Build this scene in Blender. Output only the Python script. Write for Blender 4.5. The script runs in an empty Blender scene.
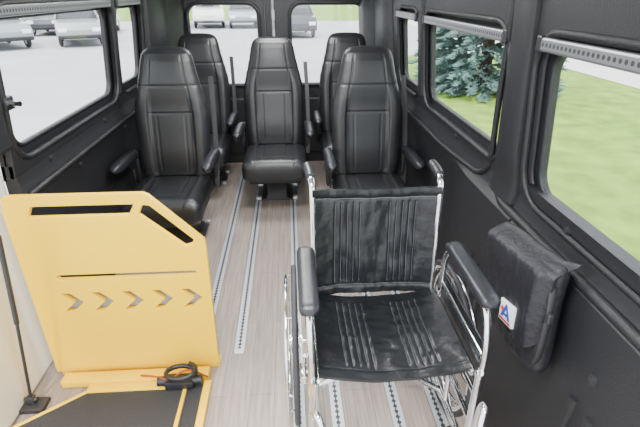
import bpy, bmesh, math, random
from mathutils import Vector, Matrix, noise
random.seed(4)
C = bpy.context.scene.collection
# ------------------------------------------------------------------ helpers
def mat(name, col, rough=0.5, metal=0.0, bump=0.0, bscale=200.0, var=0.0, vscale=5.0, coat=0.0, spec=0.5):
    m = bpy.data.materials.new(name); m.use_nodes = True
    nt = m.node_tree; p = nt.nodes['Principled BSDF']
    p.inputs['Base Color'].default_value = (*col, 1)
    p.inputs['Roughness'].default_value = rough
    p.inputs['Metallic'].default_value = metal
    p.inputs['Specular IOR Level'].default_value = spec
    p.inputs['Coat Weight'].default_value = coat
    tc = nt.nodes.new('ShaderNodeTexCoord')
    if bump:
        n = nt.nodes.new('ShaderNodeTexNoise'); n.inputs['Scale'].default_value = bscale
        n.inputs['Detail'].default_value = 3
        b = nt.nodes.new('ShaderNodeBump'); b.inputs['Strength'].default_value = bump
        b.inputs['Distance'].default_value = 0.01
        nt.links.new(tc.outputs['Object'], n.inputs['Vector'])
        nt.links.new(n.outputs['Fac'], b.inputs['Height'])
        nt.links.new(b.outputs['Normal'], p.inputs['Normal'])
    if var:
        n = nt.nodes.new('ShaderNodeTexNoise'); n.inputs['Scale'].default_value = vscale
        n.inputs['Detail'].default_value = 6
        r = nt.nodes.new('ShaderNodeValToRGB')
        r.color_ramp.elements[0].position = 0.3; r.color_ramp.elements[1].position = 0.7
        r.color_ramp.elements[0].color = (*[c*(1-var) for c in col], 1)
        r.color_ramp.elements[1].color = (*[min(1, c*(1+var)) for c in col], 1)
        nt.links.new(tc.outputs['Object'], n.inputs['Vector'])
        nt.links.new(n.outputs['Fac'], r.inputs['Fac'])
        nt.links.new(r.outputs['Color'], p.inputs['Base Color'])
    return m

def mk(name, verts, faces, material, parent=None, smooth=False, loc=None):
    me = bpy.data.meshes.new(name)
    me.from_pydata([tuple(v) for v in verts], [], faces)
    me.update()
    bm = bmesh.new(); bm.from_mesh(me)
    bmesh.ops.recalc_face_normals(bm, faces=bm.faces)
    bm.to_mesh(me); bm.free()
    ob = bpy.data.objects.new(name, me); C.objects.link(ob)
    if material: me.materials.append(material)
    if smooth:
        for p in me.polygons: p.use_smooth = True
        if smooth == 'auto': me.set_sharp_from_angle(angle=math.radians(38))
    if parent: ob.parent = parent
    if loc: ob.location = loc
    return ob

def empty(name, loc=(0,0,0), rz=0, parent=None):
    e = bpy.data.objects.new(name, None); C.objects.link(e)
    e.location = loc; e.rotation_euler = (0,0,rz); e.empty_display_size = .1
    if parent: e.parent = parent
    return e

def tag(ob, label=None, category=None, kind=None, group=None):
    if label: ob['label'] = label
    if category: ob['category'] = category
    if kind: ob['kind'] = kind
    if group: ob['group'] = group
    return ob

def boxd(lo, hi, bev=0.0, seg=2):
    bm = bmesh.new(); bmesh.ops.create_cube(bm, size=1)
    for v in bm.verts:
        for i in range(3):
            v.co[i] = lo[i] if v.co[i] < 0 else hi[i]
    if bev > 0:
        bmesh.ops.bevel(bm, geom=bm.edges[:], offset=bev, segments=seg, profile=0.5, affect='EDGES')
    vs = [v.co.copy() for v in bm.verts]
    fs = [[v.index for v in f.verts] for f in bm.faces]
    bm.free(); return vs, fs

def joind(*parts):
    V=[];F=[]
    for vs,fs in parts:
        o=len(V); V+=list(vs); F+=[[i+o for i in f] for f in fs]
    return V,F

def loft(rings, cap=True, closed=True):
    n=len(rings[0]); V=[p for r in rings for p in r]; F=[]
    for i in range(len(rings)-1):
        for j in range(n if closed else n-1):
            k=(j+1)%n
            F.append([i*n+j,i*n+k,(i+1)*n+k,(i+1)*n+j])
    if cap:
        F.append(list(range(n))[::-1]); F.append([(len(rings)-1)*n+j for j in range(n)])
    return V,F

def smooth_path(pts, r=0.04, n=6):
    pts=[Vector(p) for p in pts]; out=[pts[0]]
    for i in range(1,len(pts)-1):
        a,b,c=pts[i-1],pts[i],pts[i+1]
        d1=(a-b); d2=(c-b); rr=min(r,d1.length*.49,d2.length*.49)
        p0=b+d1.normalized()*rr; p2=b+d2.normalized()*rr
        for k in range(n+1):
            t=k/n; out.append(p0*(1-t)**2+b*2*t*(1-t)+p2*t*t)
    out.append(pts[-1]); return out

def tube(pts, rad, n=10, closed=False, fillet=0.0, sx=1.0, up=None):
    pts = smooth_path(pts, fillet) if fillet else [Vector(p) for p in pts]
    m=len(pts); rings=[]
    prev=None
    for i,p in enumerate(pts):
        if closed: t=pts[(i+1)%m]-pts[i-1]
        else: t=pts[min(i+1,m-1)]-pts[max(i-1,0)]
        t.normalize()
        if up is not None: a=Vector(up)
        elif prev is not None: a=prev
        else: a=Vector((0,0,1)) if abs(t.z)<.9 else Vector((1,0,0))
        a=(a-t*a.dot(t)).normalized(); prev=a; b=t.cross(a)
        r = rad(i/(m-1)) if callable(rad) else rad
        rings.append([p+a*(math.cos(q)*r*sx)+b*(math.sin(q)*r) for q in [2*math.pi*k/n for k in range(n)]])
    if closed:
        rings.append(rings[0])
        return loft(rings,cap=False)
    return loft(rings)

def circle_pts(c, r, axis='x', n=48):
    out=[]
    for k in range(n):
        a=2*math.pi*k/n; u,v=math.cos(a)*r,math.sin(a)*r
        out.append({'x':(c[0],c[1]+u,c[2]+v),'y':(c[0]+u,c[1],c[2]+v),'z':(c[0]+u,c[1]+v,c[2])}[axis])
    return out

def cyl(a,b,r,n=16): return tube([a,b],r,n)

def shape2d(outer, holes, depth, bev, fn):
    cu=bpy.data.curves.new('tmp','CURVE'); cu.dimensions='2D'; cu.fill_mode='BOTH'
    cu.extrude=max(depth/2-bev,0.0001); cu.bevel_depth=bev; cu.bevel_resolution=2; cu.offset=-bev
    for poly in [outer]+holes:
        s=cu.splines.new('POLY'); s.points.add(len(poly)-1)
        for i,p in enumerate(poly): s.points[i].co=(p[0],p[1],0,1)
        s.use_cyclic_u=True
    ob=bpy.data.objects.new('tmp',cu); C.objects.link(ob)
    dg=bpy.context.evaluated_depsgraph_get(); dg.update()
    me=bpy.data.meshes.new_from_object(ob.evaluated_get(dg))
    vs=[Vector(fn(*v.co)) for v in me.vertices]; fs=[list(p.vertices) for p in me.polygons]
    bpy.data.objects.remove(ob); bpy.data.curves.remove(cu); bpy.data.meshes.remove(me)
    return vs,fs

def rrect(u0,u1,v0,v1,r,n=6):
    out=[]
    for cx,cy,a0 in [(u1-r,v0+r,-90),(u1-r,v1-r,0),(u0+r,v1-r,90),(u0+r,v0+r,180)]:
        for k in range(n+1):
            a=math.radians(a0+90*k/n); out.append((cx+r*math.cos(a),cy+r*math.sin(a)))
    return out

def superring(a,b,e,n):
    dense=[]
    for k in range(n*8):
        t=2*math.pi*k/(n*8); c,s=math.cos(t),math.sin(t)
        dense.append((a*math.copysign(abs(c)**(2/e),c), b*math.copysign(abs(s)**(2/e),s)))
    L=[0]
    for k in range(len(dense)):
        p,q=dense[k],dense[(k+1)%len(dense)]; L.append(L[-1]+math.hypot(p[0]-q[0],p[1]-q[1]))
    out=[];j=0
    for i in range(n):
        t=L[-1]*i/n
        while L[j+1]<t: j+=1
        f=(t-L[j])/max(1e-9,L[j+1]-L[j]); p,q=dense[j],dense[(j+1)%len(dense)]
        out.append((p[0]+(q[0]-p[0])*f,p[1]+(q[1]-p[1])*f))
    return out

def interp(tab,x):
    if x<=tab[0][0]: return tab[0][1]
    for (a,va),(b,vb) in zip(tab,tab[1:]):
        if x<=b:
            t=(x-a)/(b-a); t=t*t*(3-2*t)*.5+t*.5
            return va+(vb-va)*t
    return tab[-1][1]
def sst(a,b,x):
    t=max(0,min(1,(x-a)/(b-a))); return t*t*(3-2*t)
def gs(x,s): return math.exp(-(x/s)**2)

# ------------------------------------------------------------------ materials
M_black = mat('black_moulded_plastic',(0.012,0.0125,0.015),.42,bump=.3,bscale=350)
M_leather = mat('black_leather',(0.013,0.014,0.016),.36,bump=.12,bscale=220)
M_vinyl = mat('black_vinyl',(0.009,0.010,0.012),.33,bump=.5,bscale=20)
M_pad = mat('black_rubber_pad',(0.015,0.016,0.02),.38,bump=.1,bscale=200)
M_chrome = mat('chrome',(0.85,0.86,0.88),.12,metal=1)
M_alu = mat('aluminium',(0.6,0.61,0.63),.38,metal=.8)
M_steel = mat('dark_steel',(0.06,0.06,0.065),.4,metal=.6)
M_yellow = mat('yellow_powder_coat',(0.97,0.60,0.0),.36,bump=.03,bscale=300,spec=.35)
M_cream = mat('cream_paint',(0.80,0.77,0.66),.5)
M_grey = mat('grey_plastic',(0.35,0.35,0.36),.55)
M_tyre = mat('grey_rubber',(0.035,0.035,0.04),.6)
M_blackfab = mat('black_nylon_fabric',(0.008,0.008,0.012),.55,bump=.35,bscale=70)
M_belt = mat('black_webbing',(0.02,0.02,0.022),.6)
M_thread = mat('grey_thread',(0.13,0.13,0.14),.7)
M_white = mat('white_paint',(0.8,0.8,0.8),.3,coat=.5)
M_silverp = mat('silver_paint',(0.35,0.37,0.4),.3,metal=.4,coat=.5)
M_darkp = mat('dark_grey_paint',(0.03,0.035,0.045),.3,coat=.5)
M_redp = mat('dark_red_paint',(0.25,0.02,0.02),.3,coat=.5)
M_cglass = mat('dark_car_glass',(0.02,0.022,0.025),.1)
M_needle = mat('spruce_needles',(0.11,0.195,0.175),.8,var=.5,vscale=3)
M_bark = mat('bark',(0.08,0.05,0.03),.9,bump=.5,bscale=30)
M_red = mat('red_fabric',(0.7,0.02,0.02),.6)
M_blue = mat('blue_fabric',(0.02,0.06,0.4),.6)
M_patch = mat('white_fabric_patch',(0.9,0.9,0.9),.6)
M_orange = mat('orange_cable_sleeve',(0.35,0.06,0.015),.5)
M_tread = mat('black_grip_tread',(0.03,0.03,0.034),.75,bump=.8,bscale=250)
M_asphalt = mat('pale_asphalt',(0.49,0.49,0.51),.9,var=.10,vscale=.4)
M_concrete = mat('pale_concrete',(0.66,0.65,0.62),.9,var=.08,vscale=.7)
M_grass = mat('mown_grass',(0.20,0.34,0.04),.95,var=.3,vscale=2.5)
M_ceil = mat('light_headliner',(0.62,0.62,0.60),.9)
M_fill = mat('fill_lens',(0.9,0.9,0.9),.4)
_p=M_fill.node_tree.nodes['Principled BSDF']; _p.inputs['Emission Color'].default_value=(1,.98,.95,1); _p.inputs['Emission Strength'].default_value=6  # glowing lens of the added fill lamps

M_glass=bpy.data.materials.new('window_glass'); M_glass.use_nodes=True
nt=M_glass.node_tree; nt.nodes.clear()
o=nt.nodes.new('ShaderNodeOutputMaterial'); mx=nt.nodes.new('ShaderNodeMixShader')
tr=nt.nodes.new('ShaderNodeBsdfTransparent'); tr.inputs[0].default_value=(.96,.97,.97,1)
gl=nt.nodes.new('ShaderNodeBsdfGlossy'); gl.inputs['Roughness'].default_value=.02
mx.inputs[0].default_value=.05
nt.links.new(tr.outputs[0],mx.inputs[1]); nt.links.new(gl.outputs[0],mx.inputs[2]); nt.links.new(mx.outputs[0],o.inputs[0])

def wood_floor():
    m=bpy.data.materials.new('wood_look_vinyl'); m.use_nodes=True; nt=m.node_tree; L=nt.links
    p=nt.nodes['Principled BSDF']; p.inputs['Roughness'].default_value=.45
    tc=nt.nodes.new('ShaderNodeTexCoord')
    mp=nt.nodes.new('ShaderNodeMapping'); mp.inputs['Rotation'].default_value=(0,0,math.radians(90))
    L.new(tc.outputs['Object'],mp.inputs[0])
    br=nt.nodes.new('ShaderNodeTexBrick'); br.inputs['Scale'].default_value=1
    br.inputs['Brick Width'].default_value=.9; br.inputs['Row Height'].default_value=.1; br.inputs['Mortar Size'].default_value=.0012
    br.inputs['Color1'].default_value=(.335,.285,.25,1); br.inputs['Color2'].default_value=(.28,.235,.205,1); br.inputs['Mortar'].default_value=(.17,.145,.125,1)
    L.new(mp.outputs[0],br.inputs['Vector'])
    mp2=nt.nodes.new('ShaderNodeMapping'); mp2.inputs['Scale'].default_value=(60,2.5,1)
    L.new(tc.outputs['Object'],mp2.inputs[0])
    no=nt.nodes.new('ShaderNodeTexNoise'); no.inputs['Scale'].default_value=1.3; no.inputs['Detail'].default_value=8; no.inputs['Roughness'].default_value=.65
    L.new(mp2.outputs[0],no.inputs['Vector'])
    rp=nt.nodes.new('ShaderNodeValToRGB'); rp.color_ramp.elements[0].position=.3; rp.color_ramp.elements[0].color=(.60,.58,.565,1); rp.color_ramp.elements[1].position=.7; rp.color_ramp.elements[1].color=(1.18,1.18,1.18,1)
    L.new(no.outputs['Fac'],rp.inputs[0])
    mm=nt.nodes.new('ShaderNodeMix'); mm.data_type='RGBA'; mm.blend_type='MULTIPLY'; mm.inputs[0].default_value=1
    L.new(br.outputs['Color'],mm.inputs[6]); L.new(rp.outputs[0],mm.inputs[7]); L.new(mm.outputs[2],p.inputs['Base Color'])
    return m
M_wood=wood_floor()
def perf(name,pitch,rad,ax,base=(.6,.61,.63),metal=.85,dark=.09):
    m=bpy.data.materials.new(name); m.use_nodes=True; nt=m.node_tree; L=nt.links
    p=nt.nodes['Principled BSDF']; p.inputs['Roughness'].default_value=.4; p.inputs['Metallic'].default_value=metal
    tc=nt.nodes.new('ShaderNodeTexCoord'); sx=nt.nodes.new('ShaderNodeSeparateXYZ'); L.new(tc.outputs['Object'],sx.inputs[0])
    def ma(op,a,b=None):
        n=nt.nodes.new('ShaderNodeMath'); n.operation=op
        for i,v in enumerate([a,b]):
            if v is None: continue
            if isinstance(v,(int,float)): n.inputs[i].default_value=v
            else: L.new(v,n.inputs[i])
        return n.outputs[0]
    fy=ma('SUBTRACT',ma('MULTIPLY',ma('FRACT',ma('DIVIDE',ma('ADD',sx.outputs['Y'],10),pitch)),pitch),pitch/2)
    c=sx.outputs[ax]
    d=ma('SQRT',ma('ADD',ma('MULTIPLY',fy,fy),ma('MULTIPLY',c,c)))
    hole=ma('LESS_THAN',d,rad)
    mm=nt.nodes.new('ShaderNodeMix'); mm.data_type='RGBA'
    if ax=='X':
        slot=ma('LESS_THAN',ma('ABSOLUTE',c),rad*.35); hole=ma('MAXIMUM',hole,slot)
        edge=ma('GREATER_THAN',ma('ABSOLUTE',c),.0235); hole=ma('MAXIMUM',hole,edge)
    L.new(hole,mm.inputs[0])
    mm.inputs[6].default_value=(*base,1); mm.inputs[7].default_value=(dark,dark,dark,1)
    L.new(mm.outputs[2],p.inputs['Base Color']); return m
M_track=perf('slotted_aluminium_track',.0254,.0085,'X',(.50,.53,.56),.4,.05)
M_rail=perf('perforated_aluminium_rail',.020,.006,'Z',(.30,.31,.33),.8)

# ------------------------------------------------------------------ shell
FL=boxd((-1.12,-.6,-.06),(.82,4.22,0))
tag(mk('floor',*FL,M_wood),kind='structure')
LEAN=.10
PROF_R=[(-.02,.83),(.05,.845),(.10,.855),(.40,.87),(.62,.885),(.72,.892),(.76,.896),(.775,.915),(.80,.925),(.865,.935),(.90,.930)]
PROF_L=[(-.02,.93),(.05,.94),(.10,.945),(.40,.95),(.62,.95),(.72,.935),(.76,.915),(.775,.915),(.80,.925),(.865,.935),(.90,.930)]
def dist(z,s=1):
    if z>.90: return .925-LEAN*(z-.92)
    return interp(PROF_R if s>0 else PROF_L,z)
def wall(side,cx,ylo,yhi,wins,name,mtl):
    tail=[(.975,.90),(.99,.6),(.99,-.02)]
    def X(d): return cx+side*d
    rings=[]
    n=80
    for i in range(n+1):
        y=ylo+(yhi-ylo)*i/n
        k=1 if side<0 else sst(1.75,2.1,y)
        rings.append([(X(a1*(1-k)+a2*k),y,b) for (b,a1),(_,a2) in zip(PROF_R,PROF_L)]+[(X(a),y,b) for a,b in tail])
    parts=[loft(rings)]
    def mp(base):
        return lambda u,v,w:(X(base+w-LEAN*(v-.92)),u,v)
    big=[rrect(a-.055,b+.055,c-.045,d+.05,.11,8) for a,b,c,d in wins]
    sm=[rrect(a,b,c,d,.07,8) for a,b,c,d in wins]
    parts.append(shape2d([(ylo,.85),(yhi,.85),(yhi,1.80),(ylo,1.80)],big,.03,.008,mp(.94)))
    parts.append(shape2d([(ylo,.84),(yhi,.84),(yhi,1.80),(ylo,1.80)],sm,.02,.005,mp(.968)))
    v,f=joind(*parts)
    ob=mk(name,v,f,mtl,smooth='auto'); tag(ob,kind='structure')
    return X,mp
CX=-.125
WR=[(.30,1.35,.895,1.34),(1.65,2.62,.94,1.35),(2.84,3.27,.945,1.35)]
WL=[(1.765,2.83,.950,1.405),(2.99,3.40,.96,1.40)]
XR,mpR=wall(1,CX,.12,4.18,WR,'wall_right',M_black)
XL,mpL=wall(-1,CX,1.68,4.18,WL,'wall_left',M_black)
wi=1; ti=1
def trim(data,m,sm=False):
    global ti
    o=tag(mk('trim_%d'%ti,*data,m,smooth=sm),kind='structure'); ti+=1; return o
for W,mpf in ((WR,mpR),(WL,mpL)):
    for a,b,c,d in W:
        v,f=shape2d(rrect(a-.01,b+.01,c-.01,d+.01,.07,8),[],.006,.0,mpf(.978))
        tag(mk('window_%d'%wi,v,f,M_glass),kind='structure'); wi+=1
for W,mpf in ((WR,mpR),(WL,mpL)):
    for a,b,c,d in W:
        fn=mpf(.958)
        trim(tube([fn(u,v,0) for u,v in rrect(a-.006,b+.006,c-.006,d+.006,.075,8)],.009,8,closed=True),M_black,True)
        fn=mpf(.928)
        trim(tube([fn(u,v,0) for u,v in rrect(a-.062,b+.062,c-.052,d+.055,.12,8)],.012,8,closed=True),M_black,True)
def ridge(pts,s,r):
    sp=smooth_path([(0,y,z) for y,z in pts],.14,10)
    dense=[]
    for a,b in zip(sp,sp[1:]):
        for k in range(4): dense.append(a.lerp(b,k/4))
    return tube([(CX+s*(dist(p.z,s)-.002),p.y,p.z) for p in dense],r,10)
trim(ridge([(1.47,1.75),(1.58,1.1),(1.60,.78),(1.2,.775),(.15,.775)],1,.018),M_black,True)
trim(ridge([(1.53,1.75),(1.65,1.1),(1.68,.80),(2.2,.775),(4.1,.775)],1,.012),M_black,True)
trim(ridge([(1.70,.775),(2.6,.775),(4.1,.775)],-1,.013),M_black,True)
def pillar(s,y0,y1,h,z0=.80):
    r=[]
    for k in range(25):
        z=z0+(1.78-z0)*k/24; d=dist(z,s) if z>.93 else dist(max(z,.8),s)
        fl=1+.35*sst(1.0,z0,z); yc=(y0+y1)/2-.03*(z-1.2)/.5; hw=(y1-y0)/2*fl
        r.append([(CX+s*(d+.012),yc-hw,z)]+[(CX+s*(d-h*math.cos(q)**.5+.004),yc+hw*math.sin(q),z) for q in [math.pi*(j/12-.5)*.985 for j in range(13)]]+[(CX+s*(d+.012),yc+hw,z)])
    return loft(r)
trim(pillar(1,1.43,1.575,.030),M_black,'auto')
trim(pillar(1,2.69,2.77,.018,.93),M_black,'auto')
trim(pillar(-1,2.885,2.93,.016,.93),M_black,'auto')
def rear_door(name,x0,x1,wx0,wx1):
    top=rrect(wx0,wx1,.735,1.405,.10,8)
    fn=lambda u,v,w:(u,4.2+w,v)
    a=shape2d([(x0,-.02),(x1,-.02),(x1,1.8),(x0,1.8)],[top],.05,.01,fn)
    inner=rrect(x0+.08,x1-.08,.10,.62,.05)
    b=shape2d(inner,[],.03,.01,lambda u,v,w:(u,4.17+w,v))
    fr=tube([(u,4.17,v) for u,v in top],.018,8,closed=True)
    v,f=joind(a,b,fr); d=mk(name,v,f,M_black,smooth='auto'); tag(d,kind='structure'); return top
t1=rear_door('door_1',-1.10,-.135,-.84,-.245)
t2=rear_door('door_2',-.115,.85,.015,.66)
for t in (t1,t2):
    v,f=shape2d(t,[],.006,0,lambda u,v,w:(u,4.215+w,v)); tag(mk('window_%d'%wi,v,f,M_glass),kind='structure'); wi+=1
trim(boxd((-.150,4.15,.0),(-.136,4.19,1.75),.004),M_steel)
trim(boxd((-.132,4.15,.0),(-.118,4.20,1.75),.004),M_grey)
trim(boxd((-.20,4.14,.70),(-.185,4.165,1.75),.004),M_steel)
for s in (-1,1):
    prof=[(.97,3.50),(.89,3.54),(.86,3.62),(.86,3.95),(.78,4.05),(.76,4.19),(.97,4.19)]
    rings=[]
    for k in range(2):
        z=(.0,1.78)[k]
        rings.append([(CX+s*(a+(.06 if k==0 else -.06)*(1 if a<.96 else 0)),b,z) for a,b in prof])
    trim(loft(rings),M_black,'auto')
for s,segs in ((1,((.25,1.38),(1.60,2.64),(2.80,3.35))),(-1,((1.72,2.88),(2.95,3.44)))):
    for a,b in segs:
        x=CX+s*(.918-LEAN*.45)
        v,f=boxd((-.010,-(b-a)/2,-.020),(.010,(b-a)/2,.020),.007)
        r=mk('grab_rail',v,f,M_rail,loc=(x,(a+b)/2,1.358 if s>0 else 1.435))
        tag(r,'perforated silver aluminium rail fixed above the window','rail',group='perforated rails above the windows')
        for yy in (-(b-a)/2+.01,(b-a)/2-.01):
            mk('end_cap',*boxd((-.013,yy-.015,-.024),(.013,yy+.015,.024),.006),M_pad,parent=r)
ri=[]
for y in (-.2,4.22):
    ring=[]
    for k in range(17):
        a=math.pi*k/16; ring.append((CX-math.cos(a)*.95,y,1.74+math.sin(a)**.7*.12 if 0<k<16 else 1.74))
    for k in range(16,-1,-1):
        a=math.pi*k/16; ring.append((CX-math.cos(a)*.97,y,1.78+(math.sin(a)**.7*.12 if 0<k<16 else 0)))
    ri.append(ring)
tag(mk('ceiling',*loft(ri),M_ceil,smooth='auto'),kind='structure')
for k,(yy,pw) in enumerate(((.75,34),(2.1,34),(3.3,30))):  # invented dome lamps above the view, added to brighten the interior
    e=empty('fill_lamp',(CX,yy,1.83)); tag(e,'added round white fill lamp, out of view on the headliner','lamp',group='added fill lamps')
    mk('fill_housing',*cyl((0,0,0),(0,0,.03),.10,28),M_white,parent=e,smooth='auto')
    mk('fill_lens',*cyl((0,0,-.012),(0,0,0),.085,28),M_fill,parent=e,smooth='auto')
    ld=bpy.data.lights.new('fill_light','AREA'); ld.shape='DISK'; ld.size=.5; ld.energy=pw
    lo=bpy.data.objects.new('fill_light',ld); C.objects.link(lo); lo.parent=e; lo.location=(0,0,-.03)
trim(boxd((-1.16,1.20,0),(-1.10,1.675,.96),.012),M_cream)
trim(boxd((-1.16,1.5,.97),(-1.02,1.675,1.78),.02),M_black)
for (s,y,z) in ((1,.80,.60),(1,.70,.47),(1,1.62,1.26),(1,1.60,.93),(1,1.12,.86),(1,2.1,.86),(1,.72,.845),(-1,2.2,.72),(-1,2.9,.72),(-1,2.6,.84),(-1,1.95,.84)):
    x=CX+s*dist(z,s); r=.014
    v,f=joind(cyl((x+s*.005,y,z),(x-s*.006,y,z),r,20),cyl((x-s*.006,y,z),(x-s*.010,y,z),r*.55,16))
    trim((v,f),M_steel,'auto')
for y in (.62,.69,.76,.83,1.45,1.52,1.59):
    v,f=loft([[(CX+.85,y-.014,.06),(CX+.838,y-.008,.06),(CX+.838,y+.008,.06),(CX+.85,y+.014,.06)],
              [(CX+.879,y-.014,.50),(CX+.866,y-.008,.50),(CX+.866,y+.008,.50),(CX+.879,y+.014,.50)]])
    trim((v,f),M_black)

# ------------------------------------------------------------------ floor tracks
for x,y0,y1 in ((-.44,1.60,4.1),(-.27,1.60,4.1),(0.0,.8,4.1),(.15,.3,2.3),(.385,.3,4.1),(.55,.3,4.1)):
    h=(y1-y0)/2
    v,f=boxd((-.025,-h,-.006),(.025,h,.0012),.0005,1)
    t=mk('anchor_track',v,f,M_track,loc=(x,(y0+y1)/2,0))
    tag(t,'slotted aluminium tie-down track let into the floor','track',group='floor anchor tracks')
    mk('end_cap',*boxd((-.020,-h-.012,0),(.020,-h+.02,.004),.0015),M_alu,parent=t)

# ------------------------------------------------------------------ passenger seat
def build_back():
    H=.735; N=160; K=130
    wt=[(0,.185),(.02,.203),(.06,.212),(.14,.218),(.36,.222),(.43,.214),(.49,.199),(.55,.182),(.61,.167),(.66,.157),(.69,.148),(.71,.137),(.724,.116),(.732,.085),(.735,.052)]
    tt=[(0,.03),(.03,.06),(.1,.064),(.45,.058),(.55,.054),(.66,.050),(.70,.042),(.725,.026),(.735,.008)]
    rings=[]
    for i in range(K+1):
        h=H*(1-(1-i/K)**1.15)
        w=interp(wt,h); t=interp(tt,h); ring=[]
        for (a,b) in superring(w,t,3.1,N):
            q=abs(a)/w; y=b
            if b<0:
                panel=1-sst(.52,.66,q)
                hd=sst(.40,.56,h)
                y+=.019*panel*(1-hd)
                y-=.007*gs(q-.82,.14)*(1-hd)
                y+=.007*gs((q-.60)*w,.0038)*sst(.03,.06,h)*(1-sst(.66,.70,h))
                y+=.006*gs(h-.385,.0038)*panel
                y+=.004*gs(h-.535,.0045)
                inner=sst(.05,.07,h)*(1-sst(.37,.38,h))
                for qq in (.38,): y+=.0045*gs((q-qq)*w,.003)*panel*inner
                y-=.005*gs(h-.62,.08)*(1-sst(.3,.9,q))
                y-=.007*gs(h-.16,.08)*panel
            y+=.17*h+.04*h*h
            ring.append((a*1.04,y,h*1.105))
        rings.append(ring)
    return loft(rings)
def build_cushion():
    N=130;K=90;D=.50; rings=[]
    for i in range(K+1):
        u=i/K; y=-D+D*u
        e=math.sqrt(max(0,1-(1-min(1,u/.12))**2)) if u<.12 else 1
        e2=math.sqrt(max(0,1-((u-.95)/.05)**2)) if u>.95 else 1
        s=max(.02,e*e2)
        w=.232*(.84+.16*s) ; t=.076*(.12+.88*s); ring=[]
        for (a,b) in superring(w,t,3.3,N):
            q=abs(a)/w; z=b
            if b>0:
                panel=1-sst(.54,.68,q)
                z-=.012*panel
                z-=.007*gs((q-.61)*w,.004)
                z-=.006*gs(y+.37,.004)*panel
                z-=.004*gs((q-.38)*w,.003)*panel*sst(-.36,-.34,y)
                z+=.006*gs(y+.43,.05)*panel
            if b<0 and y<-.28: z-=.034*sst(-.28,-.44,y)
            ring.append((a,y,z+.02*(-y/.46)))
        rings.append(ring)
    return loft(rings)
def armrest():
    rings=[];L=.42;K=28
    for i in range(K+1):
        u=i/K; y=-L*u
        e=math.sqrt(max(0,1-(max(0,u-.88)/.12)**2))*math.sqrt(max(0,1-(max(0,.10-u)/.10)**2)); e=max(e,.06)
        w=.030*e; t=(.024+.012*math.sin(u*math.pi))*e
        rings.append([(a,y,b+.02*u) for a,b in superring(w,t,2.8,24)])
    return loft(rings)
seatmesh={}
def passenger_seat(loc,rz,arms=(1,1)):
    root=empty('passenger_seat',loc,rz)
    def part(name,data,m,smooth='auto',pos=(0,0,0),rot=(0,0,0),key=None):
        key=key or name
        if key in seatmesh:
            o=bpy.data.objects.new(name,seatmesh[key]); C.objects.link(o); o.parent=root
        else:
            o=mk(name,*data(),m,parent=root,smooth=smooth); seatmesh[key]=o.data
        o.location=pos; o.rotation_euler=rot; return o
    part('backrest',build_back,M_leather,True,(0,.06,.375))
    part('seat_cushion',build_cushion,M_leather,True,(0,.04,.340))
    part('seat_pan',lambda: boxd((-.19,-.34,.21),(.19,.10,.28),.012),M_black)
    def ped():
        ring=[]
        for z,g in ((.012,.02),(.04,.0),(.16,.0),(.215,.035)):
            ring.append([(a*(.105+g),b*(.12+g)-.03,z) for a,b in ((-1,-.7),(-.7,-1),(.7,-1),(1,-.7),(1,.7),(.7,1),(-.7,1),(-1,.7))])
        return loft(ring)
    part('pedestal',ped,M_black)
    part('base_plate',lambda: boxd((-.16,-.17,.003),(.16,.13,.014),.004),M_steel)
    for s in (-1,1):
        for y in (-.15,.11):
            part('floor_foot',lambda: boxd((-.022,-.022,.003),(.022,.022,.030),.006),M_alu,'auto',(s*.145,y,0))
    for s,on in zip((-1,1),arms):
        if not on: continue
        part('armrest',armrest,M_pad,True,(s*.262,.09,.55))
        part('armrest_bracket',lambda: joind(boxd((-.013,-.03,-.24),(.013,.04,.02),.008),cyl((-.018,0,-.01),(.018,0,-.01),.030,20)),M_black,'auto',(s*.25,.08,.545))
    def belt():
        pts=[(.245,.25,1.00),(.255,.17,.78),(.258,.10,.52),(.250,.05,.32)]
        rings=[]
        for p in smooth_path(pts,.08):
            rings.append([(p[0]-.010,p[1]-.012,p[2]),(p[0]+.020,p[1]-.014,p[2]),(p[0]+.020,p[1]-.009,p[2]),(p[0]-.010,p[1]-.007,p[2])])
        return loft(rings)
    part('seat_belt',belt,M_belt,False)
    part('belt_buckle',lambda: joind(boxd((-.250,-.06,.40),(-.236,-.02,.48),.005),tube([(-.24,.05,.30),(-.243,-.04,.42)],.007,8)),M_black)
    return root
seats=[((-.76,2.80,0),0,'black leather bucket seat beside the wall behind the yellow panel',(1,1)),
 ((.495,2.76,0),0,'black leather bucket seat with armrests behind the wheelchair',(1,1)),
 ((-.125,3.44,0),0,'black leather bucket seat standing in the middle of the aisle',(1,1)),
 ((-.735,3.78,0),0,'black leather bucket seat by the rear door, partly hidden',(1,1)),
 ((.480,3.78,0),0,'black leather bucket seat by the rear door window',(1,1))]
for loc,rz,lab,arms in seats:
    r=passenger_seat(loc,rz,arms); tag(r,lab,'seat',group='passenger seats')

# ------------------------------------------------------------------ wheelchair
wc=empty('wheelchair',(.282,1.15,.0022)); tag(wc,'folding manual wheelchair, chrome frame and black quilted vinyl seat','wheelchair')
def slab(nx,ny,fn,th,axis):
    V=[];F=[]
    for side in (0,1):
        for j in range(ny+1):
            for i in range(nx+1):
                p=list(fn(i/nx,j/ny)); p[axis]+=side*th; V.append(tuple(p))
    n=(nx+1)*(ny+1); W=nx+1
    for j in range(ny):
        for i in range(nx):
            a=j*W+i; F.append([a,a+1,a+W+1,a+W]); F.append([n+a,n+a+W,n+a+W+1,n+a+1])
    for i in range(nx):
        F.append([i,n+i,n+i+1,i+1]); a=ny*W+i; F.append([a,a+1,n+a+1,n+a])
    for j in range(ny):
        a=j*W; F.append([a,a+W,n+a+W,n+a]); a=j*W+nx; F.append([a,n+a,n+a+W,a+W])
    return V,F
chan=[-.140,-.118,-.096,-.074,-.052,.052,.074,.096,.118,.140]
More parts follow.
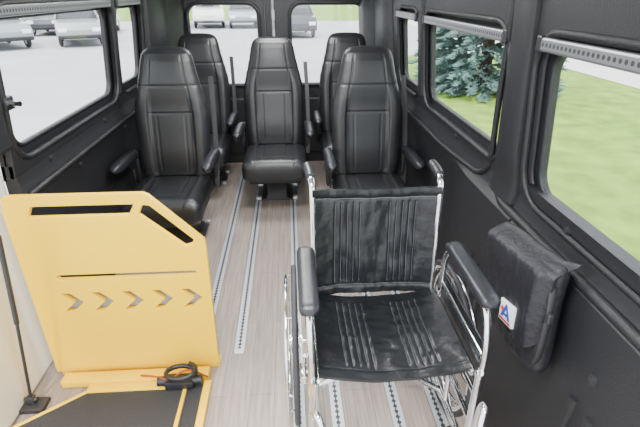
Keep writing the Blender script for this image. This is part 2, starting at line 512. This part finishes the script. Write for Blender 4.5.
def nz(x,y,z=0,s=1): return noise.noise(Vector((x*s,y*s,z)))
def backf(u,v):
    x=(u*2-1)*.219; z=.500+v*.405
    z-= .012*v*(1-(2*u-1)**2)
    y=.172+.10*v*.4+ .022*(1-(2*u-1)**4)
    edge=(1-(2*u-1)**4)
    y+=(.008*nz(x,z*.8,3,12)+.004*nz(x*1.3,z*.5,7,28))*edge
    inch=sst(.10,.14,v)*(1-sst(.86,.90,v))
    for c in chan: y+=.004*gs(x-c,.003)*inch
    y+=.003*gs(v-.92,.008)+.005*gs(v-.08,.01)
    y-=.004*sst(.93,.97,v)
    return x,y,z
mk('backrest',*slab(150,64,backf,.012,1),M_vinyl,parent=wc,smooth='auto')
def seatf(u,v):
    x=(u*2-1)*(.221+.003*v); y=-.210+v*.39
    edge=(1-(2*u-1)**4)
    z=.512-.030*(1-(2*u-1)**2)
    z+=(.008*nz(x*.8,y,5,12)+.004*nz(x*.6,y*1.4,2,28))*edge
    inch=sst(.10,.13,v)*(1-sst(.86,.9,v))
    for c in chan: z-=.004*gs(x-c,.003)*inch
    z-=.005*gs(v-.09,.012)
    z-=.006*sst(.05,0,v)
    return x,y,z
mk('seat',*slab(150,60,seatf,.010,2),M_vinyl,parent=wc,smooth='auto')
st=[]
for c in chan:
    u=(c/.219+1)/2
    st.append(tube([Vector(backf(u,.12+.76*k/24))+Vector((0,-.0004,0)) for k in range(25)],.0008,5))
    u=(c/.222+1)/2
    st.append(tube([Vector(seatf(u,.11+.77*k/24))+Vector((0,0,.0106)) for k in range(25)],.0008,5))
for vv in (.92,.09):
    st.append(tube([Vector(backf(.03+.94*k/40,vv))+Vector((0,-.001,0)) for k in range(41)],.0009,5))
st.append(tube([Vector(seatf(.03+.94*k/40,.09))+Vector((0,0,.011)) for k in range(41)],.0009,5))
tag(mk('stitching',*joind(*st),M_thread,parent=wc),label='pale stitched channel seams')
for s in (-1,1):
    P=[]
    P.append(tube([(s*.215,.185,.12),(s*.215,.185,.50),(s*.217,.218,.87),(s*.219,.235,.925),(s*.226,.32,.935)],.0115,12,fillet=.04))
    P.append(tube([(s*.225,-.215,.500),(s*.225,.18,.500)],.0115,12))
    P.append(tube([(s*.235,-.235,.16),(s*.235,-.235,.52)],.012,12))
    P.append(tube([(s*.232,-.23,.20),(s*.232,.185,.20)],.0115,12))
    P.append(tube([(s*.232,-.235,.44),(s*.225,.185,.44)],.009,12))
    P.append(tube([(s*.232,-.235,.33),(s*.232,-.05,.33),(s*.232,-.05,.20)],.009,12,fillet=.03))
    P.append(tube([(s*.225,.185,.28),(s*.225,.05,.20)],.009,10))
    mk('side_frame',*joind(*P),M_chrome,parent=wc,smooth='auto')
    mk('push_handle',*tube([(s*.222,.262,.931),(s*.224,.30,.935),(s*.229,.37,.932)],lambda t:.0155+.0015*math.sin(t*40),14),M_pad,parent=wc,smooth='auto')
    ar=empty('armrest',(s*.247,0,0),parent=wc)
    rings=[]
    for i in range(25):
        u=i/24; y=-.215+.345*u
        e=max(.08,math.sqrt(max(0,1-(max(0,u-.90)/.10)**2))*math.sqrt(max(0,1-(max(0,.10-u)/.10)**2)))
        rings.append([(a,y,b+.735) for a,b in superring(.029*(.3+.7*e),.019*e,3,24)])
    mk('armrest_pad',*loft(rings),M_pad,parent=ar,smooth=True)
    mk('armrest_tube',*joind(tube([(s*-.002,-.225,.30),(s*-.002,-.225,.60),(0,-.18,.712),(0,.13,.712),(s*-.002,.165,.66),(s*-.002,.165,.44)],.0105,12,fillet=.05),
        tube([(0,-.225,.56),(0,.165,.56)],.009,10)),M_chrome,parent=ar,smooth='auto')
    mk('skirt_guard',*boxd((-.003,-.215,.45),(.003,.16,.60),.002),M_vinyl,parent=ar)
    wx=s*.288; cy=.175; cz=.295
    dw=empty('drive_wheel',(wx,cy,cz),parent=wc)
    mk('tire',*tube(circle_pts((0,0,0),.283,'x',72),.0105,12,closed=True),M_tyre,parent=dw,smooth=True)
    mk('rim',*tube(circle_pts((0,0,0),.267,'x',72),.0085,10,closed=True),M_chrome,parent=dw,smooth=True)
    hr=[tube(circle_pts((s*.030,0,0),.252,'x',72),.007,10,closed=True)]
    for k in range(6):
        a=math.pi*k/3; hr.append(cyl((0,math.cos(a)*.262,math.sin(a)*.262),(s*.030,math.cos(a)*.252,math.sin(a)*.252),.004,8))
    mk('hand_rim',*joind(*hr),M_chrome,parent=dw,smooth='auto')
    sp=[]
    for k in range(28):
        a=2*math.pi*k/28; b=a+(.7 if k%2 else -.7); sd=.018 if k%4<2 else -.018
        sp.append(cyl((sd,math.cos(b)*.026,math.sin(b)*.026),(0,math.cos(a)*.258,math.sin(a)*.258),.0011,5))
    mk('spokes',*joind(*sp),M_chrome,parent=dw)
    mk('hub',*joind(cyl((-.025,0,0),(.025,0,0),.022,20),cyl((-.021,0,0),(-.016,0,0),.033,20),cyl((.016,0,0),(.021,0,0),.033,20),cyl((-s*.070,0,0),(s*.030,0,0),.008,12)),M_chrome,parent=dw,smooth='auto')
    mk('brake_lever',*joind(tube([(s*.262,-.14,.46),(s*.265,-.17,.52),(s*.262,-.20,.585)],.006,10,fillet=.02),boxd((s*.262-.014,-.17,.44),(s*.262+.014,-.11,.47),.004)),M_chrome,parent=wc,smooth='auto')
    ca=empty('caster',(s*.235,-.235,0),parent=wc)
    mk('caster_wheel',*joind(tube(circle_pts((0,.045,.095),.080,'x',40),.0145,10,closed=True)),M_tyre,parent=ca,smooth=True)
    cw=[cyl((-.016,.045,.095),(.016,.045,.095),.016,16)]
    for k in range(6):
        a=math.pi*k/3; cw.append(cyl((0,.045,.095),(0,.045+math.cos(a)*.072,.095+math.sin(a)*.072),.006,6))
    mk('caster_hub',*joind(*cw),M_grey,parent=ca,smooth='auto')
    mk('caster_fork',*joind(boxd((-.026,.030,.085),(-.021,.060,.19),.001),boxd((.021,.030,.085),(.026,.060,.19),.001),boxd((-.026,-.012,.185),(.026,.060,.195),.003),cyl((0,0,.19),(0,0,.27),.017,16)),M_chrome,parent=ca,smooth='auto')
    fr=empty('footrest',(0,0,0),parent=wc)
    mk('hanger',*joind(tube([(s*.245,-.245,.24),(s*.245,-.262,.42),(s*.235,-.30,.47),(s*.205,-.345,.40),(s*.195,-.43,.12)],.0105,12,fillet=.05),
       cyl((s*.245,-.252,.235),(s*.245,-.252,.27),.017,14)),M_chrome,parent=fr,smooth='auto')
    mk('footplate',*boxd((s*.195-.008-(0.01 if s>0 else 0),-.50,.10),(s*.195+.008+(0.01 if s<0 else 0),-.36,.24),.006),M_alu,parent=fr)
cb=[tube([(-.225,.0,.49),(.228,.0,.20)],.0115,12),tube([(.225,.03,.49),(-.228,.03,.20)],.0115,12),cyl((0,-.015,.345),(0,.045,.345),.014,14)]
mk('cross_brace',*joind(*cb),M_chrome,parent=wc,smooth='auto')

# ------------------------------------------------------------------ yellow lift
lf=empty('wheelchair_lift',(-.68,1.40,0)); tag(lf,'yellow steel wheelchair lift with slotted side panel, folded beside the aisle','wheelchair lift')
def ch(cx,cz,w=.046,h=.044,t=.034):
    return [(cx-w/2-t/2,cz-h),(cx-w/2+t/2,cz-h),(cx+w/2+t/2,cz),(cx-w/2+t/2,cz+h),(cx-w/2-t/2,cz+h),(cx+w/2-t/2,cz)]
def world(px,pz): return (px+.68,pz)
outer=[world(*p) for p in [(-1.035,.04),(-1.03,.835),(-1.015,.85),(-.54,.85),(-.52,.84),(-.345,.655),(-.338,.64),(-.345,.04),(-.36,.02),(-1.02,.02)]][::-1]
holes=[]
holes.append([world(*p) for p in [(-.955,.765),(-.60,.765),(-.575,.808),(-.935,.808)]])
holes.append([world(*p) for p in [(-.565,.765),(-.545,.805),(-.520,.80),(-.380,.655),(-.385,.635),(-.415,.625)]])
holes.append([world(*p) for p in rrect(-.92,-.385,.493,.515,.010,3)])
for i in range(5):
    c=world(-.885+.117*i,.385); holes.append(ch(c[0],c[1]))
v,f=shape2d(outer,holes,.022,.002,lambda u,v,w:(u,.12+w,v))
mk('side_panel',v,f,M_yellow,parent=lf,smooth='auto')
# grey backing sheet added behind the open cut-outs to darken the chevrons
mk('chevron_backing',*boxd((-.27,.137,.31),(.31,.141,.46),.001),M_grey,parent=lf)
mk('panel_flange',*joind(boxd((-.345,.115,.0),(.335,.17,.02),.004),boxd((-.36,.11,.02),(-.335,.16,.80),.004)),M_yellow,parent=lf)
mk('lift_beam',*boxd((-.31,.030,.003),(.30,.085,.040),.006,2),M_yellow,parent=lf,smooth='auto')
ds=lambda pts,z0,z1: loft([[(a+.68,b-1.40,z0) for a,b in pts],[(a+.68,b-1.40,z1) for a,b in pts]])
mk('platform',*ds([(-.87,1.385),(-.475,1.385),(-.475,.80),(-1.10,.80),(-1.10,1.22)],.004,.020),M_tread,parent=lf)
mk('platform_edge',*joind(boxd((.205,-.60,.004),(.220,.015,.030),.002),boxd((.285,-.60,.004),(.315,.015,.03),.002),boxd((-.19,-.016,.003),(.205,.028,.026),.002),
   tube([(-.42,-.18,.018),(-.19,-.010,.018)],.008,8)),M_yellow,parent=lf,smooth='auto')
mk('edge_groove',*boxd((.220,-.60,.003),(.285,.01,.02)),M_tread,parent=lf)
mk('hinge_block',*joind(boxd((.13,-.03,.020),(.25,.03,.065),.012),cyl((.10,.0,.05),(.28,.0,.05),.020,16)),M_pad,parent=lf,smooth='auto')
tag(mk('cable_loop',*tube([Vector((.20+.06*math.cos(a),.0+.04*math.sin(a),.085+.003*a)) for a in [k*.35 for k in range(22)]],.010,8),M_pad,parent=lf,smooth=True),label='black coiled cable')
tag(mk('cable_sleeve',*tube([(.02,.04,.046),(.08,.02,.060),(.16,-.03,.08),(.22,.02,.10),(.30,.02,.04)],.004,8,fillet=.04),M_orange,parent=lf,smooth=True),label='orange cable sleeve')
mk('gas_strut',*joind(cyl((-.285,-.05,.78),(-.33,-.05,.42),.009,12),cyl((-.33,-.05,.42),(-.385,-.05,.04),.006,12)),M_steel,parent=lf,smooth='auto')
mk('strut_bracket',*joind(boxd((-.42,-.09,.0),(-.33,-.02,.02),.004),boxd((-.40,-.062,.02),(-.37,-.038,.055),.004),cyl((-.41,-.05,.04),(-.36,-.05,.04),.009,12)),M_steel,parent=lf,smooth='auto')

kb=empty('coat_hook',(-1.03,1.72,1.13)); tag(kb,'black hook with silver pin on the window pillar','hook')
mk('hook_base',*boxd((-.03,-.03,-.025),(.012,.03,.025),.008),M_pad,parent=kb,smooth='auto')
mk('hook_pin',*cyl((.01,0,0),(.05,-.01,0),.010,14),M_chrome,parent=kb,smooth='auto')

# ------------------------------------------------------------------ satchel on wall
bg=empty('shoulder_bag',(.708,1.115,.450)); tag(bg,'black nylon satchel with white emblem patch hanging on the wall','bag')
bg.rotation_euler=(math.radians(-7),math.radians(3),0)
def bagbody(w,h,t,e=3.4):
    rings=[]
    for i in range(61):
        u=i/60; z=h*u
        s=max(.12,math.sqrt(max(0,1-(max(0,u-.90)/.10)**2))*math.sqrt(max(0,1-(max(0,.12-u)/.12)**2)))
        ring=[]
        for a,b in superring(w,t,e,96):
            f=.010*nz(a,z*.7,1,9)+.005*nz(a*1.4,z,4,24)
            ring.append((b*s*(1+.30*math.sin(u*3.1)*(1 if b<0 else 0))+f*(1 if b<0 else .1), -a*(.9+.1*s)*(1+.02*math.sin(z*20)), z+.008*nz(a,0,9,8)))
        rings.append(ring)
    return loft(rings)
mk('bag_body',*bagbody(.192,.355,.036),M_blackfab,parent=bg,smooth=True)
def flapf(u,v):
    e=abs(2*u-1)
    y=(u*2-1)*.196*(1-.03*v); z=.085+v*.285
    x=-.050-.010*math.sin(v*3.1)+.007*nz(y,z*.6,2,7)+.004*nz(y*1.5,z,6,20) + .058*sst(.80,1,v)**1.7
    x+=.032*sst(.82,1,e)
    z+=.006*nz(y,1,3,7)+.05*max(0,(e-.75)/.25)**2*(1-v)**2
    return x,y,z
mk('flap',*slab(70,60,flapf,-.006,0),M_blackfab,parent=bg,smooth='auto')
mk('side_strap',*tube([(-.02,-.185,.30),(-.03,-.208,.22),(-.03,-.205,.10),(-.02,-.175,.03)],.005,8,fillet=.04,sx=2.2),M_belt,parent=bg,smooth=True)
mk('strap_buckle',*boxd((-.040,-.222,.205),(-.024,-.200,.235),.004),M_steel,parent=bg)
py,pz=-.070,.150
u_=(py/.196+1)/2; fx=min(flapf(u_+du,(pz-.085)/.285+dv)[0] for du in (-.1,0,.1) for dv in (-.12,0,.12))
pt=empty('emblem_patch',(fx-.009,py,pz),parent=bg)
pt.rotation_euler=(math.radians(-4),0,0); pt.scale=(1,1.10,1.0)
mk('patch_field',*boxd((-.004,-.036,-.034),(.010,.036,.034),.0015),M_patch,parent=pt)
def tri(pts,x0,x1):
    return loft([[(x0,-a,b) for a,b in pts],[(x1,-a,b) for a,b in pts]])
mk('emblem_letter',*joind(tri([(-.025,-.018),(-.014,-.018),(.002,.014),(-.003,.027)],-.0055,-.0035),
    tri([(.002,.012),(-.003,.027),(.004,.027),(.026,-.018),(.014,-.018)],-.0055,-.0035),
    tri([(-.010,-.010),(-.006,-.003),(.008,-.003),(.012,-.010)],-.0058,-.0035)),M_blue,parent=pt)
mk('emblem_swoosh',*joind(tri([(-.030,-.029),(.030,-.029),(.030,-.023),(-.030,-.023)],-.0055,-.0035),
    tri([(-.029,.006),(-.020,.016),(-.011,.008),(-.018,-.003)],-.0058,-.0035)),M_red,parent=pt)

# ------------------------------------------------------------------ outside
GZ=-.7
def plane(name,x0,x1,y0,y1,z,m,lab,cat):
    o=mk(name,[(x0,y0,z),(x1,y0,z),(x1,y1,z),(x0,y1,z)],[[0,1,2,3]],m); tag(o,lab,cat,kind='structure'); return o
plane('ground',-120,120,-60,160,GZ,M_asphalt,'pale asphalt car park around the vehicle','ground')
plane('lawn',1.9,8.6,-8,17.5,GZ+.01,M_grass,'mown green grass verge beside the road','lawn')
plane('far_lawn',-120,120,39,160,GZ+.01,M_grass,'distant strip of grass','lawn')
plane('verge_lawn',13,60,-20,38.9,GZ+.01,M_grass,'green grass beyond the road','lawn')
plane('road',8.6,13,-20,38.9,GZ+.02,M_concrete,'pale concrete road','road')

def car(loc,rz,paint,kind,lab):
    root=empty('car' if kind!='van' else 'delivery_van',loc,rz); tag(root,lab,'car' if kind!='van' else 'van')
    if kind=='sedan':
        body=[(-2.2,.35),(-2.25,.75),(-1.7,.95),(1.2,.98),(2.1,.82),(2.25,.6),(2.2,.32)]
        cab=[(-1.75,.95),(-1.05,1.40),(.35,1.42),(1.15,.97)]; W=.86; top=1.42
    elif kind=='suv':
        body=[(-2.2,.4),(-2.25,1.0),(1.1,1.08),(2.05,.98),(2.25,.7),(2.2,.38)]
        cab=[(-2.15,1.03),(-1.95,1.65),(.35,1.68),(1.1,1.07)]; W=.9; top=1.68
    else:
        body=[(-2.7,.45),(-2.75,1.2),(1.6,1.25),(2.5,1.1),(2.75,.8),(2.7,.4)]
        cab=[(-2.7,1.2),(-2.65,2.35),(.9,2.4),(1.8,1.24)]; W=.98; top=2.4
    arcs=.36
    pts=[]
    for cx_ in (1.4,-1.4):
        for k in range(9):
            a=math.pi*k/8; pts.append((cx_+arcs*math.cos(a),.34+arcs*math.sin(a)))
    poly=body+pts
    fn=lambda u,v,w:(w*(1-.08*max(0,v-.7)),-u,v)
    v,f=shape2d(poly,[],2*W,.05,fn); mk('body',v,f,paint,parent=root,smooth='auto')
    fn2=lambda u,v,w:(w*(1-.22*max(0,(v-1.0))/max(.4,top-1.0)*(.5 if kind=='van' else 1)),-u,v)
    v,f=shape2d(cab,[],2*W*.96,.04,fn2); mk('cabin',v,f,M_cglass if kind!='van' else paint,parent=root,smooth='auto')
    if kind!='van':
        r0,r1=cab[1][0]+.05,cab[2][0]-.05; tw=W*.96*.78
        mk('roof',*boxd((-tw,-r1,top-.05),(tw,-r0,top+.02),.03),paint,parent=root,smooth='auto')
        for s in (-1,1):
            for a,b in ((cab[0],cab[1]),(((cab[0][0]+cab[3][0])/2-.1,.98),((cab[1][0]+cab[2][0])/2-.1,top)),(cab[3],cab[2])):
                mk('roof_pillar',*tube([(s*W*.955,-a[0],a[1]),(s*W*.955*.79,-b[0],b[1])],.035,6),paint,parent=root)
    else:
        mk('windscreen',*loft([[(-.75,-1.78,1.30),(.75,-1.78,1.30),(.75,-1.82,1.28),(-.75,-1.82,1.28)],[(-.68,-1.02,2.2),(.68,-1.02,2.2),(.68,-1.10,2.2),(-.68,-1.10,2.2)]]),M_cglass,parent=root)
        mk('side_window',*joind(boxd((-.95,-1.35,1.35),(.95,-.45,1.95),.03)),M_cglass,parent=root)
    for s in (-1,1):
        for yy in (-1.4,1.4):
            w=mk('wheel',*joind(tube(circle_pts((0,0,0),.25,'x',28),.085,10,closed=True)),M_tyre,parent=root,smooth=True,loc=(s*(W-.09),yy,.335))
            mk('wheel_rim',*joind(cyl((-.06,0,0),(.06,0,0),.19,20)),M_alu,parent=w,smooth='auto')
    fy=-body[-2][0]
    for s in (-1,1):
        mk('headlight',*boxd((s*(W-.25)-.17,fy-.02,.62),(s*(W-.25)+.17,fy+.12,.78),.03),M_patch,parent=root)
    mk('bumper',*boxd((-W+.05,fy-.05,.36),(W-.05,fy+.2,.5),.04),M_black,parent=root)
cars=[((-12.6,21.6,GZ),.75,M_silverp,'suv','silver estate car parked on the asphalt'),
 ((-9.6,23.0,GZ),.40,M_silverp,'suv','silver off-roader parked on the asphalt'),
 ((-10.7,28.5,GZ),.2,M_white,'sedan','white saloon in the parked row'),
 ((-13.2,28.5,GZ),.2,M_darkp,'sedan','black saloon in the parked row'),
 ((-15.7,28.5,GZ),.2,M_white,'van','white panel van in the parked row'),
 ((-18.4,28.5,GZ),.2,M_silverp,'sedan','silver saloon in the parked row'),
 ((-20.9,28.5,GZ),.2,M_redp,'sedan','dark red saloon in the parked row'),
 ((-7.9,33.5,GZ),.15,M_white,'van','white panel van at the end of a row of vans'),
 ((-5.3,33.5,GZ),.15,M_white,'van','white panel van parked between two vehicles'),
 ((-3.0,33.0,GZ),.1,M_silverp,'suv','silver car beside the white vans'),
 ((-.9,33.0,GZ),.1,M_white,'suv','white car parked in the far row'),
 ((.35,26.5,GZ),.1,M_darkp,'suv','dark car parked alone on the asphalt')]
for c in cars: car(*c)

def spruce(loc,H,R,lab,seed=1,n=2600,k_=1.0):
    rnd=random.Random(seed)
    root=empty('spruce_tree',loc); tag(root,lab,'tree')
    mk('trunk',*tube([(0,0,0),(0,0,H*.95)],lambda t:.14*(1-t)+.02,10),M_bark,parent=root,smooth=True)
    # boughs: radial, slightly drooping, clothed in narrow needle sprays
    V=[];F=[]
    boughs=[]
    z=.15
    while z<H*.97:
        rr=R*(1-z/H)**.8
        m=max(5,int(15*(rr/R))+4)
        for k in range(m): boughs.append((z+rnd.uniform(-.06,.06),2*math.pi*(k+rnd.random()*.8)/m,rr*rnd.uniform(.82,1.05)))
        z+=.17 if H>7 else .3
    per=max(4,int(n/len(boughs)))
    for bz,a,L0 in boughs:
        dr=Vector((math.cos(a),math.sin(a),0)); sdv=Vector((-math.sin(a),math.cos(a),0))
        for k in range(per):
            t=rnd.uniform(.25,1)**.7; wd=.22*(1.1-t)*L0*rnd.uniform(-1,1)
            p=dr*(t*L0)+sdv*wd+Vector((0,0,max(.08,bz+.10*math.sin(t*3)-.22*t*L0*.5+rnd.uniform(-.03,.03))))
            d=(dr+sdv*(1.1*math.copysign(1,wd)*rnd.uniform(.1,.9))+Vector((0,0,rnd.uniform(-.25,.25)))).normalized()
            sd=d.cross(Vector((0,0,1))).normalized(); L=rnd.uniform(.08,.20)*k_; w=L*.17
            upv=sd.cross(d)*.02
            o=len(V)
            V+= [p-d*L*.4,p+sd*w-upv,p+d*L*.8,p-sd*w-upv,p+upv*1.5]
            F+= [[o,o+1,o+4],[o+1,o+2,o+4],[o+2,o+3,o+4],[o+3,o,o+4]]
    mk('foliage',V,F,M_needle,parent=root)
spruce((4.80,11.2,GZ),7.5,1.95,'dense blue-green spruce on the grass',1,42000,1.0)
spruce((15.5,26,GZ),6.5,1.9,'spruce beyond the road',2,4000,2.2)

# ------------------------------------------------------------------ light
w=bpy.data.worlds.new('world'); bpy.context.scene.world=w; w.use_nodes=True
nt=w.node_tree; bgN=nt.nodes['Background']
sk=nt.nodes.new('ShaderNodeTexSky'); sk.sky_type='HOSEK_WILKIE'; sk.turbidity=6; sk.ground_albedo=.4
sk.sun_direction=(-.3,-.5,.8)
mxn=nt.nodes.new('ShaderNodeMix'); mxn.data_type='RGBA'; mxn.inputs[0].default_value=.12
mxn.inputs[6].default_value=(.93,.97,1.0,1); nt.links.new(sk.outputs[0],mxn.inputs[7]); nt.links.new(mxn.outputs[2],bgN.inputs[0])
bgN.inputs[1].default_value=4.8
sd=bpy.data.lights.new('sun','SUN'); sd.energy=5.0; sd.angle=math.radians(8); sd.color=(1,.97,.92)
so=bpy.data.objects.new('sun',sd); C.objects.link(so); so.rotation_euler=(math.radians(38),math.radians(12),math.radians(-20))

cd=bpy.data.cameras.new('camera'); cam=bpy.data.objects.new('camera',cd); C.objects.link(cam)
cd.sensor_width=36; cd.lens=450/640*36; cd.clip_start=.05; cd.clip_end=500
cam.location=(0,0,1.5); cam.rotation_euler=(math.radians(90-26.4),0,math.radians(-3.76))
bpy.context.scene.camera=cam
